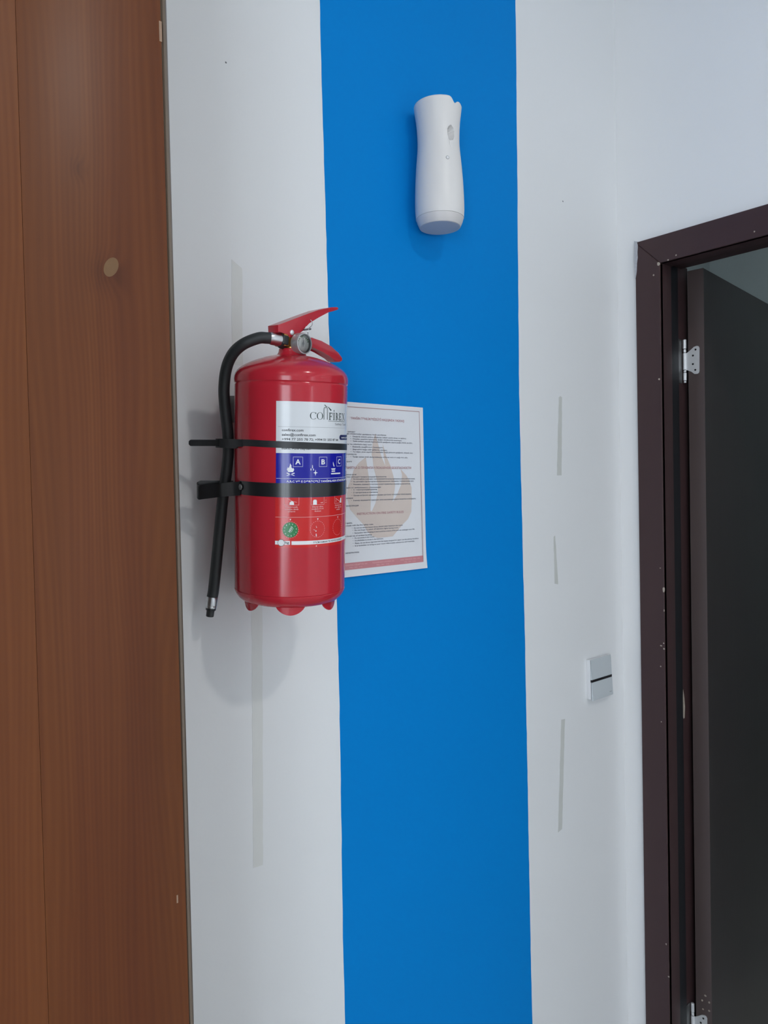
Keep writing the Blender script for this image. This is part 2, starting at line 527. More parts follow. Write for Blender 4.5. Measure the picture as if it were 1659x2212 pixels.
def build_lamp(x, y, r, label, z=RZ, m='lamp_diffuser'):
    t = empty('ceiling_lamp', (x, y, z))
    tag(t, label, 'lamp', 'round ceiling lamps')
    bm = bmesh.new()
    add_lathe(bm, [(r, 0.0), (r + 0.02, 0.0), (r + 0.016, -0.014), (r, -0.016), (r, 0.0)], 48, False)
    link('rim', bm, 'lamp_ring', t, 40)
    bm = bmesh.new()
    add_lathe(bm, [(r, -0.004), (r * 0.98, -0.012)], 48, True)
    link('diffuser', bm, m, t)
build_lamp(0.68, -1.80, 0.07, 'round white ceiling lamp in front of the blue striped wall')
build_lamp(0.68, -4.60, 0.10, 'round white ceiling lamp near the narrow window', RZ, 'lamp_diffuser_dim')
build_lamp(-1.40, -1.80, 0.10, 'added fill lamp on the ceiling near the tall window', RZ, 'lamp_diffuser_dim')  # unseen lamp, added as fill light
build_lamp(3.50, 0.45, 0.10, 'added fill lamp in the room beyond the doorway', 3.30, 'fill_diffuser_hall')  # unseen lamp added to brighten the next room
build_lamp(-1.40, -4.60, 0.10, 'added fill lamp on the ceiling in the far corner of the room', RZ, 'lamp_diffuser_dim')  # another unseen lamp added for fill

# ------------------------------------------------------------------ doorway
def build_door():
    DX, DY = RX1, -0.1165
    d = empty('door_1', (DX, DY, 0)); tag(d, kind='structure')
    W, ZT = 0.80, CZ + 0.5145                 # opening
    def B(name, x0, x1, y0, y1, z0, z1, m='door_brown', bevel=0.0012):
        return box(name, x0 - DX, x1 - DX, y0 - DY, y1 - DY, z0, z1, m, d, bevel)
    # casing boards mitred at the corners
    cw = 0.0625
    def casing(name, pts):
        bm = bmesh.new()
        v0 = [bm.verts.new((-0.012, y - DY, z)) for y, z in pts]
        v1 = [bm.verts.new((0.0, y - DY, z)) for y, z in pts]
        bm.faces.new(v0); bm.faces.new(v1[::-1])
        for i in range(4):
            j = (i + 1) % 4
            bm.faces.new((v0[i], v1[i], v1[j], v0[j]))
        bmesh.ops.bevel(bm, geom=[e for e in bm.edges], offset=0.0012, segments=1, affect='EDGES')
        link(name, bm, 'door_brown', d, 40)
    ya, yb = DY + cw - 0.0005, DY - W - cw
    casing('casing', [(ya, 0), (ya, ZT + cw), (DY, ZT), (DY, 0)])
    casing('casing', [(ya, ZT + cw), (yb, ZT + cw), (DY - W, ZT), (DY, ZT)])
    casing('casing', [(yb, ZT + cw), (yb, 0), (DY - W, 0), (DY - W, ZT)])
    # jambs with the rebate
    B('jamb', 1.6275, 1.6764, DY, DY + 0.031, 0, ZT + 0.02)
    B('jamb', 1.6764, 1.786, DY + 0.0165, DY + 0.031, 0, ZT + 0.02)
    B('rebate_strip', 1.6765, 1.7330, DY + 0.0135, DY + 0.0170, 0, ZT + 0.012, 'strip_black', 0.0006)  # near-black strip laid over the rebate face
    B('jamb', 1.6275, 1.752, DY - W - 0.04, DY - W, 0, ZT + 0.02)
    B('head_jamb', 1.6275, 1.6764, DY - W, DY, ZT, ZT + 0.04)
    B('head_jamb', 1.6764, 1.756, DY - W, DY + 0.031, ZT + 0.013, ZT + 0.04)
    # leaf swung open into the next room
    ang = math.radians(6.4)
    hx, hy = 1.7605 - DX, -0.113 - DY
    def leafspace(o):
        o.location = (hx, hy, 0); o.rotation_euler = (0, 0, ang)
        return o
    bm = bmesh.new()
    add_box(bm, 0, 0.78, -0.038, 0, 0.012, CZ + 0.520, 0.0015)
    leaf = leafspace(link('door_leaf', bm, 'leaf_brown', d, 40))
    bm = bmesh.new()
    add_box(bm, -0.0010, 0.001, -0.0379, -0.0001, 0.012, CZ + 0.520, 0.0003)
    leafspace(link('edge_band', bm, 'edge_brown', d, 40))
    # hinges: plate on the leaf edge, knuckles, plate on the jamb
    out = [(-0.1105, .324), (-0.1184, .3292), (-0.1274, .3363), (-0.1341, .3379), (-0.138, .3365), (-0.1401, .3322), (-0.1394, .277), (-0.138, .273),
           (-0.1345, .2712), (-0.1278, .2717), (-0.1212, .2774), (-0.1111, .2825)]
    for zc in (CZ + 0.3045, CZ - 1.325):
        h = leafspace(empty('hinge', (0, 0, 0), d))
        bm = bmesh.new()
        poly = [(y + 0.113, z - 0.3045 + zc) for y, z in out] + [(0.006, zc - 0.022), (0.006, zc + 0.0195)]
        a = [bm.verts.new((-0.0032, y, z)) for y, z in poly]; b = [bm.verts.new((-0.0011, y, z)) for y, z in poly]
        bm.faces.new(a); bm.faces.new(b[::-1])
        for i in range(len(a)):
            j = (i + 1) % len(a)
            bm.faces.new((a[i], b[i], b[j], a[j]))
        link('hinge_plate', bm, 'zinc', h)
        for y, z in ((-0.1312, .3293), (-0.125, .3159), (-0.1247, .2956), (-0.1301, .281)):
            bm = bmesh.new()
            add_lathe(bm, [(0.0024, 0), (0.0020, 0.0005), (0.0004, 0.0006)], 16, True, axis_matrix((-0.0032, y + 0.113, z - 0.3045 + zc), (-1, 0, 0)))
            link('screw_hole', bm, 'gap_black', h, 40)  # dark discs drawn for the shaded recesses of the screw holes
        for a0, a1, r in ((.3569, .3344, .0042), (.3335, .3256, .0036), (.3247, .2833, .0045), (.2826, .2780, .0036), (.2774, .2580, .0042), (.2572, .2526, .0033)):
            bm = bmesh.new()
            z1, z0 = a0 - 0.3045 + zc, a1 - 0.3045 + zc
            add_lathe(bm, [(r * .7, z0), (r, z0 + .0012), (r, z1 - .0012), (r * .7, z1)], 20, True, Matrix.Translation((-0.0035, 0.0075, 0)))
            link('knuckle', bm, 'zinc', h, 40)
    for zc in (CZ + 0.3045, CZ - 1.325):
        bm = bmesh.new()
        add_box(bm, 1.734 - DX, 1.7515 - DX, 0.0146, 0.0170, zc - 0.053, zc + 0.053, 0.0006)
        link('jamb_plate', bm, 'dark_steel', d, 40)  # darker metal than the leaf plate, its shade put into the colour
    # paint chips and bare plaster at the edges of the casing
    def chip(name, x, y, z, w, hgt, m='chip_tan', face='x'):
        n = 7
        bm = bmesh.new()
        pts = [(w * math.cos(2 * PI * i / n) * random.uniform(.35, .6), hgt * math.sin(2 * PI * i / n) * random.uniform(.35, .6)) for i in range(n)]
        if face == 'x':
            f = [bm.verts.new((x - DX - 0.0004, y - DY + p, z + q)) for p, q in pts]; g = [bm.verts.new((x - DX + 0.001, y - DY + p, z + q)) for p, q in pts]
        else:
            f = [bm.verts.new((x - DX + p, y - DY - 0.0004, z + q)) for p, q in pts]; g = [bm.verts.new((x - DX + p, y - DY + 0.001, z + q)) for p, q in pts]
        bm.faces.new(f); bm.faces.new(g[::-1])
        for i in range(n):
            j = (i + 1) % n
            bm.faces.new((f[i], g[i], g[j], f[j]))
        link(name, bm, m, d)
    for y, z, w, hgt in [(-.1128, .5133, .008, .008), (-.1367, .5165, .004, .004), (-.156, .5222, .004, .004), (-.1008, .4907, .004, .004), (-.3276, .5277, .004, .004),
                         (-.1078, -.186, .004, .003), (-.1155, -.2352, .006, .012), (-.1158, -.2837, .002, .006), (-.1071, -.3669, .006, .003), (-.1141, -.3606, .004, .004),
                         (-.1144, -.3734, .004, .004), (-.1058, -.4156, .003, .003), (-.1054, -.5458, .003, .003), (-.1104, -1.0695, .003, .005), (-.1155, -1.1451, .004, .004), (-.111, .2504, .005, .005)]:
        chip('paint_chip', 1.626, y, z + CZ, w, hgt)
    chip('paint_chip', 1.741, -0.1000, CZ - 0.535, 0.012, 0.075, 'chip_tan', 'y')
    for y, z, w, hgt in [(-.1362, -1.2425, .006, .005), (-.1279, -1.2577, .005, .005), (-.1449, -1.2553, .005, .005), (-.1299, -1.2788, .004, .005), (-.1446, -1.2762, .005, .005)]:
        chip('paint_chip', 1.7594 + (-0.113 - y) * math.tan(ang), y, z + CZ, w, hgt)
    # torn plaster patch where the casing meets the wall at its top corner
    bm = bmesh.new()
    pts = [(-.0530, .581), (-.0600, .578), (-.0618, .566), (-.0606, .553), (-.0612, .540), (-.0590, .527), (-.0585, .512), (-.0562, .497), (-.0540, .492), (-.0528, .52), (-.0528, .55)]
    f = [bm.verts.new((-0.0127, y - DY, z + CZ)) for y, z in pts]; g = [bm.verts.new((-0.002, y - DY, z + CZ)) for y, z in pts]
    bm.faces.new(f); bm.faces.new(g[::-1])
    for i in range(len(f)):
        j = (i + 1) % len(f)
        bm.faces.new((f[i], g[i], g[j], f[j]))
    link('bare_patch', bm, 'plaster', d)
build_door()

# ------------------------------------------------------------------ wooden wardrobe
def build_wardrobe():
    D = 0.30                                  # depth from the wall; its front stands D in front of the wall
    k = (1.013 - D) / (1.013 - 0.035)         # plan positions of the front as seen from the doorway side
    ox = 0.10
    t = empty('wooden_wardrobe', (ox, 0, 0))
    tag(t, 'tall varnished brown wooden wardrobe with knots, standing against the white wall', 'wardrobe')
    zc = lambda z: CZ + z * k
    kn = [(0.3469 * k - ox, zc(.4196), 0.007, 0.010, 9, 0.20), (0.3469 * k - ox, zc(.44), 0.03, 0.17, 7, 0.05), (0.3800 * k - ox, zc(.293), 0.018, 0.016, 10, 0.24),
          (0.3700 * k - ox, zc(.28), 0.035, 0.10, 13, 0.08), (0.43 * k - ox, zc(-.35), 0.03, 0.20, 16, 0.05), (0.36 * k - ox, zc(-.6), 0.03, 0.18, 13, 0.03), (0.385 * k - ox, zc(.03), 0.028, 0.14, 14, 0.0)]
    wood_mat('pine_a', kn, 1.3, 0.74)
    wood_mat('pine_b', [(0.2 * k - ox, CZ + .05, 0.03, 0.25, 9, 0.0)], 8.1, 0.80)
    H = RZ - 0.35
    Y = -D
    xr = 0.4635 * k
    box('carcass', -0.55 - ox, 0.4735 * k - ox - 0.004, Y + 0.022, -0.015, 0.0, H, 'wood_edge', t, 0.001)
    for x0, x1, m in ((-0.55, -0.14, 'pine_b'), (-0.1398, 0.2777 * k, 'pine_b'), (0.2777 * k + 0.0002, xr, 'pine_a')):
        box('plank', x0 - ox, x1 - ox, Y, Y + 0.021, 0.06, H, m, t, 0.0003)
    # rounded edge strip of the door
    bm = bmesh.new()
    prof = [(0.4638 * k, Y + .0012), (0.4658 * k, Y + .0025), (0.4672 * k, Y + .0008), (0.4700 * k, Y), (0.4728 * k, Y + .0014), (0.4738 * k, Y + .0050), (0.4738 * k, Y + .021), (0.4638 * k, Y + .021)]
    lo = [bm.verts.new((x - ox - 0.0022, y, 0.06)) for x, y in prof]; hi = [bm.verts.new((x - ox + 0.0008, y, H)) for x, y in prof]
    bm.faces.new(lo); bm.faces.new(hi[::-1])
    for i in range(len(prof)):
        j = (i + 1) % len(prof)
        bm.faces.new((lo[i], lo[j], hi[j], hi[i]))
    link('edge_strip', bm, 'wood_edge', t, 35)
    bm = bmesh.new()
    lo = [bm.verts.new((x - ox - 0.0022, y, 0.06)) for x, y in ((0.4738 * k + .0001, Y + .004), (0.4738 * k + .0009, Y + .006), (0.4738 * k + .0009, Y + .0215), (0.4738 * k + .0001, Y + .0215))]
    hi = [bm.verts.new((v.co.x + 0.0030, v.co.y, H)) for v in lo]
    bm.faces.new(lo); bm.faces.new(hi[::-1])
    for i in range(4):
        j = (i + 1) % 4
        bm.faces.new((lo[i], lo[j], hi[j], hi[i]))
    link('edge_gap_line', bm, 'gap_black', t)  # black strip standing in for the dark gap beside the edge
    # pale plug in the big knot and two splinter marks
    bm = bmesh.new()
    T = Matrix.Translation((0.3847 * k - ox, Y + 0.0002, zc(.303))) @ Matrix.Rotation(math.radians(28), 4, 'Y')
    vs = [bm.verts.new(T @ Vector((0.0085 * k * math.cos(2 * PI * i / 24), yy, 0.0140 * k * math.sin(2 * PI * i / 24)))) for yy in (0.002, -0.0004) for i in range(24)]
    bm.faces.new(vs[24:]); bm.faces.new(vs[:24][::-1])
    for i in range(24):
        j = (i + 1) % 24
        bm.faces.new((vs[i], vs[j], vs[24 + j], vs[24 + i]))
    link('knot_plug', bm, 'knot_tan', t)
    for x, z, w, h in ((0.4625, .635, 0.0014, 0.010), (0.451, -.5556, 0.0008, 0.004)):
        box('splinter_mark', x * k - w - ox, x * k + w - ox, Y - 0.0003, Y + 0.001, zc(z) - h, zc(z) + h, 'splinter', t)
mat('splinter', (0.30, 0.19, 0.125), 0.6, noise=0.15, nscale=200)
mat('knot_tan', (0.150, 0.073, 0.023), 0.45, noise=0.15, nscale=120)
build_wardrobe()

# ------------------------------------------------------------------ tape residue on the wall
def build_tapes():
    def tape(poly, m, label):
        cx = sum(p[0] for p in poly) / len(poly); z0 = min(p[1] for p in poly)
        bm = bmesh.new()
        # outline with a slightly ragged edge
        pts = []
        for (xa, za), (xb, zb) in zip(poly, poly[1:] + poly[:1]):
            n = max(1, int(math.hypot(xb - xa, zb - za) / 0.012))
            for i in range(n):
                q = i / n
                pts.append((xa + (xb - xa) * q - cx + random.uniform(-.0005, .0005), za + (zb - za) * q - z0))
        add_prism(bm, pts, -0.00035, 0.0)
        o = link('tape_residue', bm, m)
        o.location = (cx, 0, z0 + CZ)
        tag(o, label, 'tape', 'tape residue on the wall')
    tape([(.5827, .3585), (.6007, .3479), (.5975, .200), (.5790, .200)], 'tape_residue_pale', 'faint strip of old tape residue on white wall above the extinguisher hose')
    tape([(.6020, -.1500), (.6215, -.1500), (.6102, -.5746), (.5928, -.5737)], 'tape_residue_pale', 'long wide strip of tape residue on white wall below the fire extinguisher')
    tape([(1.3945, .2054), (1.4000, .2085), (1.4060, .2060), (1.4003, .0325), (1.3833, .0325)], 'tape_residue', 'thin tape residue strip right of the blue stripe, above the other two')
    tape([(1.3672, -.1029), (1.3730, -.1002), (1.3815, -.2086), (1.3690, -.2063)], 'tape_residue', 'short tape residue strip right of the blue stripe, between two longer ones')
    tape([(1.3845, -.5120), (1.3980, -.5130), (1.3809, -.7570), (1.3660, -.7600)], 'tape_residue', 'long narrow tape residue strip on white wall beneath the light switch')
build_tapes()

# ------------------------------------------------------------------ light switch
def build_switch():
    X0, X1 = 1.4837, 1.5670
    zt, zb = CZ - 0.3925, CZ - 0.4865
    cx = (X0 + X1) / 2
    t = empty('light_switch', (cx, 0, zb)); tag(t, 'square pale grey two-rocker light switch with a black line across it', 'switch')
    def wedge(name, z0, z1, ya, m, xs=0.0, back=None):
        # front plane leans: 11.5 mm proud at the top, 17 mm at the bottom
        f = lambda z: -(0.0170 + (0.0113 - 0.0170) * (z - zb) / (zt - zb))
        bm = bmesh.new()
        P = []
        for x in (X0 + xs, X1 - xs):
            for z in (z0, z1):
                for y in (ya(z), f(z)):
                    P.append(bm.verts.new((x - cx, y, z - zb)))
        for q in ((0, 1, 3, 2), (4, 6, 7, 5), (0, 4, 5, 1), (2, 3, 7, 6), (0, 2, 6, 4), (1, 5, 7, 3)):
            bm.faces.new([P[i] for i in q])
        bmesh.ops.bevel(bm, geom=bm.edges[:], offset=0.0007, segments=2, affect='EDGES')
        return link(name, bm, m, t, 40)
    box('base', X0 - cx, X1 - cx, -0.0105, 0, 0.002, zt - zb - 0.001, 'switch_white', t, 0.0012)
    zm = CZ - 0.4418
    wedge('rocker', zm + 0.0027, zt, lambda z: -0.0106, 'switch_glass')
    low = wedge('rocker', zb, zm - 0.0027, lambda z: -0.0125, 'switch_glass')
    box('black_gap', X0 - cx + 0.0004, X1 - cx - 0.0004, -0.0140, -0.010, zm - 0.0028 - zb, zm + 0.0028 - zb, 'gap_black', t)
    pr = Print()
    for a, b in ((0, .0022), (.0030, .0052), (.0060, .0085)): pr.rect(a, b, 0, .0013)
    fz = zb + 0.0085
    fy = lambda z: -(0.0170 + (0.0113 - 0.0170) * (z - zb) / (zt - zb)) - 0.0002
    pr.build('printed_mark', 'grey_mark', low, lambda u, v: (X1 - 0.0150 - cx + u, fy(fz + v), fz + v - zb))
build_switch()

# ------------------------------------------------------------------ air freshener
def build_freshener():
    cx, cy = 0.985, -0.0455
    zb0 = CZ + 0.4700
    t = empty('air_freshener', (cx, 0, zb0)); tag(t, 'white plastic air freshener dispenser mounted on the blue stripe', 'air freshener')
    prof = [(0.4935, .0428), (0.500, .0441), (.5139, .0444), (.5329, .0440), (.5583, .0430), (.5837, .0412), (.5964, .0400), (.6091, .0387), (.6218, .0377), (.6345, .0377),
            (.6471, .0382), (.6598, .0390), (.6724, .0405), (.685, .0424), (.6938, .0434)]
    def R(z):
        if z <= prof[0][0]: return prof[0][1]
        for (a, ra), (b, rb) in zip(prof, prof[1:]):
            if z <= b:
                q = (z - a) / (b - a); return ra + (rb - ra) * q
        return prof[-1][1]
    def Rs(z):                                   # smoothed
        return sum(R(z + d) for d in (-.008, -.004, 0, .004, .008)) / 5
    n, mz = 160, 120
    z0 = .4935
    def ztop(a):
        d = math.degrees(a)
        if d > 180: d -= 360
        dip = 0.0085 * math.exp(-((d - 0) / 9.0) ** 2)
        ext = -0.0035 / (1 + math.exp(-(d - 4) / 3.0)) if -20 < d < 90 else 0
        return .6925 - dip + ext
    def sm(x): x = min(1, max(0, x)); return x * x * (3 - 2 * x)
    bm = bmesh.new()
    rows = []
    for k in range(mz + 1):
        row = []
        for i in range(n):
            a = 2 * PI * i / n
            zt = ztop(a)
            z = z0 + (zt - z0) * k / mz
            r = Rs(z)
            d = math.degrees(a)
            if d > 180: d -= 360
            # spray opening with a shallow channel below it
            e = ((d + 9) / 10.5) ** 2 + ((z - .633) / .0115) ** 2
            r -= 0.014 * sm((1.12 - e) / 0.45)
            w = 8 * min(1, max(0.1, (z - .603) / .02))
            if .603 < z < .63:
                r -= 0.0028 * sm(1 - abs(d + 11) / w) * sm((.632 - z) / .008) * sm((z - .603) / .012)
            row.append(bm.verts.new((r * math.sin(a), cy - r * math.cos(a), z + CZ - zb0)))
        rows.append(row)
    # rolled rim and sunk top
    for s, dz in ((0.985, .0016), (0.955, .0022), (0.92, .0012), (0.90, -.006)):
        row = []
        for i in range(n):
            a = 2 * PI * i / n
            zt = ztop(a); r = Rs(zt) * s
            row.append(bm.verts.new((r * math.sin(a), cy - r * math.cos(a), zt + dz + CZ - zb0)))
        rows.append(row)
    for a, b in zip(rows, rows[1:]):
        for i in range(n):
            j = (i + 1) % n
            bm.faces.new((a[i], a[j], b[j], b[i]))
    bm.faces.new(rows[-1]); bm.faces.new(rows[0][::-1])
    link('housing', bm, 'plastic_white', t, 50)
    bm = bmesh.new()
    T = Matrix.Translation((0, cy, CZ - zb0))
    add_lathe(bm, [(.0425, .4933), (.0424, .4925), (.0408, .4868), (.0375, .4795), (.0366, .4782)], 96, True, T)
    link('base_cap', bm, 'plastic_cap', t, 35)
    bm = bmesh.new()
    add_lathe(bm, [(.0352, .4784), (.0352, .4777), (.034, .4776)], 64, True, T)
    link('bottom_plate', bm, 'plastic_under', t, 35)
    bm = bmesh.new()
    a = math.radians(-23.3); rs = Rs(.5866) + .0001
    add_lathe(bm, [(.0026, -.0006), (.0025, .0006), (.0018, .0013), (.0005, .0016)], 20, True, axis_matrix((rs * math.sin(a), cy - rs * math.cos(a), .5866 + CZ - zb0), (math.sin(a), -math.cos(a), 0.1)))
    sl = link('glossy_dot', bm, 'dot_clear', t, 60)  # small glossy white dot, with a flat grey ring round it
    bm = bmesh.new()
    add_lathe(bm, [(.0033, -.0004), (.0032, .0002), (.0022, .0003)], 20, True, axis_matrix((rs * math.sin(a), cy - rs * math.cos(a), .5866 + CZ - zb0), (math.sin(a), -math.cos(a), 0.1)))
    link('dot_ring', bm, 'print_grey', sl, 60)
    box('mounting_plate', -0.002, 0.016, cy + 0.034, 0.0, .50 + CZ - zb0, .66 + CZ - zb0, 'plastic_cap', t, 0.001)
build_freshener()

# ------------------------------------------------------------------ fire safety notice
def build_notice():
    x0, zb = 0.7657, CZ - 0.1397
    w, h = 0.2103, 0.2975
    t = empty('safety_notice', (x0 + w / 2, 0, zb)); tag(t, 'laminated fire safety notice with a pale flame behind its text, on blue stripe', 'notice')
    t.rotation_euler = (0, math.radians(-0.15), 0)
    bm = bmesh.new()
    # slightly curled sheet
    nx, ny = 12, 16
    def lift(u, v): return -0.0012 - 0.0030 * max(0, (0.05 - v) / 0.05) ** 2 - 0.0016 * math.sin(u / w * PI) * 0.5
    front = [[bm.verts.new((u * w / nx - w / 2, lift(u * w / nx, v * h / ny), v * h / ny)) for u in range(nx + 1)] for v in range(ny + 1)]
    back = [[bm.verts.new((q.co.x, q.co.y + 0.0009, q.co.z)) for q in r] for r in front]
    for v in range(ny):
        for u in range(nx):
            bm.faces.new((front[v][u], front[v][u + 1], front[v + 1][u + 1], front[v + 1][u]))
            bm.faces.new((back[v][u], back[v + 1][u], back[v + 1][u + 1], back[v][u + 1]))
    def side(a, b):
        for i in range(len(a) - 1): bm.faces.new((a[i], b[i], b[i + 1], a[i + 1]))
    side(front[0], back[0]); side(front[-1], back[-1]); side([r[0] for r in front], [r[0] for r in back]); side([r[-1] for r in front], [r[-1] for r in back])
    sheet = link('sheet', bm, 'paper', t, 40)
    def on(k): return lambda u, v: (u - w / 2, lift(u, v) - 0.00018 * k, v)
    # flame watermark (three tongues joined at the bowl)
    fl = Print()
    outer = [(.0926, .2461), (.0865, .2298), (.0831, .2083), (.0850, .2029), (.0867, .1869), (.0957, .1567), (.0953, .1429), (.0891, .1236), (.0802, .1098), (.0775, .111), (.0798, .1431), (.0745, .1750),
             (.0700, .2030), (.0677, .2027), (.0537, .194), (.0426, .1824), (.0368, .1677), (.0298, .1552), (.0265, .1420), (.0277, .1303), (.0326, .1145), (.0469, .1003), (.0602, .0881), (.0695, .0749),
             (.0818, .0657), (.093, .0624), (.1276, .0633), (.1351, .0695), (.1534, .0842), (.1658, .0926), (.1746, .1057), (.1768, .1304), (.1767, .1500), (.1700, .1650), (.1635, .1729), (.1503, .184),
             (.1540, .1729), (.1510, .1560), (.1400, .1367), (.1294, .1248), (.1345, .1450), (.1361, .1542), (.1330, .1700), (.1269, .1880), (.1172, .2060), (.1091, .2283), (.1110, .2060), (.1140, .1900), (.1060, .2040), (.0990, .2260)]
    fl.poly(outer)
    bmf = bmesh.new()
    vs = [bmf.verts.new((u, v, 0)) for u, v in outer]
    bmf.faces.new(vs); bmf.normal_update(); bmesh.ops.triangulate(bmf, faces=bmf.faces[:])
    bmesh.ops.subdivide_edges(bmf, edges=bmf.edges[:], cuts=2, use_grid_fill=True)
    fn = on(1)
    for v in bmf.verts: v.co = fn(v.co.x, v.co.y)
    link('flame_watermark', bmf, 'paper_flame', sheet)
    bd = Print()
    bd.rect(0.009, 0.2012, 0.2888, 0.2900, 16); bd.rect(0.2000, 0.2012, 0.0125, 0.2888); bd.rect(0.009, 0.0102, 0.0125, 0.2888)
    bd.build('printed_border', 'paper_border', sheet, on(2))
    bar = Print(); bar.rect(0.009, 0.2012, 0.0120, 0.0238, 16)
    bar.build('footer_bar', 'paper_bar', sheet, on(2))
    ft = Print()
    for a, b, s in ((.018, .066, 'YANĞIN XİDMƏTİ: 101'), (.078, .128, 'ПОЖАРНАЯ СЛУЖБА: 101'), (.144, .192, 'FIRE SERVICE TEL: 101')):
        ft.text(s, a, .0188, b - a, .0021); ft.text('TEL: 101  112', a + .008, .0145, (b - a) * .6, .0019)
    ft.build('footer_lettering', 'print_pink', sheet, on(3))
    for s, a, v, wd in (('YANĞIN TƏHLÜKƏSİZLİYİ HAQQINDA YADDAŞ', .0383, .2685, .1235), ('ПАМЯТКА О ПРАВИЛАХ ПОЖАРНОЙ БЕЗОПАСНОСТИ', .0215, .1838, .1550),
                        ('INSTRUCTION ON FIRE SAFETY RULES', .0472, .1045, .1080)):
        ti = Print(); ti.text(s, a, v, wd, .0040)
        ti.build('title_lettering', 'paper_title', sheet, on(3))
    tx = Print()
    L = [(.0150, .0472, .2470, 'Hörmətli qonaqlar!'), (.0150, .1176, .2434, 'Siz, yanğın təhlükəsizliyi qaydalarına əməl etməlisiniz:'),
         (.0415, .1655, .2390, 'Otaqlarda elektrik qızdırıcı cihazlardan istifadə etmək olmaz, su qızdırıcı;'), (.0415, .1548, .2350, 'Otaqdan çıxarkən televizoru, işıqları söndürməyi unutmayın;'),
         (.0415, .1813, .2310, 'Yadda saxlayın: yataqda siqaret çəkmək qadağandır, siqaret yanğın səbəbi ola bilər;'), (.0150, .0843, .2258, 'Yanğınlar bu səbəbdən baş verir:'),
         (.0410, .1097, .2215, 'Elektrik naqillərinə baxmayın;'), (.0410, .1189, .2170, 'Siqaretləri kağız zibil qablarına atmayın;'),
         (.0414, .1815, .2130, 'Tez alışan, yanan mayeləri və materialları otağa gətirmək qadağandır, ehtiyatlı olun;'), (.0150, .0494, .2088, 'yanğınlardan qorunmaq üçün'),
         (.0405, .1683, .2044, 'Yanğın zamanı təcili olaraq inzibatçıya məlumat verin və otağı tərk edin;'), (.0150, .0390, .1958, 'MÜDİRİYYƏT'),
         (.0150, .0478, .1740, 'Уважаемые гости!'), (.0150, .1161, .1700, 'Вы должны соблюдать правила пожарной безопасности:'),
         (.0408, .1855, .1662, 'Не пользуйтесь в номерах электронагревательными приборами (утюги, кипятильники);'), (.0407, .1823, .1618, 'Не забывайте при выходе из номера выключать телевизор, электрический свет;'),
         (.0405, .1737, .1570, 'Помните, курение в постели может привести к пожару и несчастью;'), (.0150, .1026, .1516, 'Пожары от небрежного обращения:'),
         (.0403, .0940, .1478, 'С электроприборами;'), (.0401, .0953, .1430, 'С сигаретами и спичками;'), (.0407, .1747, .1382, 'Просим не бросать сигареты в корзины для бумаг, пользуйтесь пепельницами;'),
         (.0150, .0392, .1338, 'в номере'), (.0398, .1868, .1296, 'В номер запрещается приносить легко воспламеняющиеся вещества и материалы;'), (.0150, .0509, .1205, 'АДМИНИСТРАЦИЯ'),
         (.0150, .0366, .0916, 'Dear guests,'), (.0150, .0831, .0872, 'to comply with the fire safety rules:'), (.0398, .1526, .0825, 'Do not use electric heaters (irons, electric water heaters) in the rooms;'),
         (.0410, .1413, .0785, 'Do not forget to switch off television, lights leaving room;'), (.0409, .1820, .0738, 'Remember that smoking in bed could be a cause of fire and can endanger your life;'),
         (.0150, .0790, .0692, 'Fires break out of careless handling:'), (.0406, .0845, .0652, 'Do not smoke in the rooms;'), (.0411, .1050, .0608, 'It is forbidden to smoke in the bedroom;'),
         (.0410, .1915, .0562, 'Please, do not throw cigarettes into the basket designed for paper, use the ashtray therefore;'), (.0409, .1813, .0518, 'It is forbidden to bring to your room inflammable substances and materials.'),
         (.0150, .0493, .0405, 'ADMINISTRATION')]
    for a, b, v, s in L:
        tx.text(s, a, v - .0010, b - a, .0023)
        if a > .03: tx.disc(a - .004, v + .0002, .0005, 8)
    tx.build('text_lettering', 'paper_text', sheet, on(3))
build_notice()

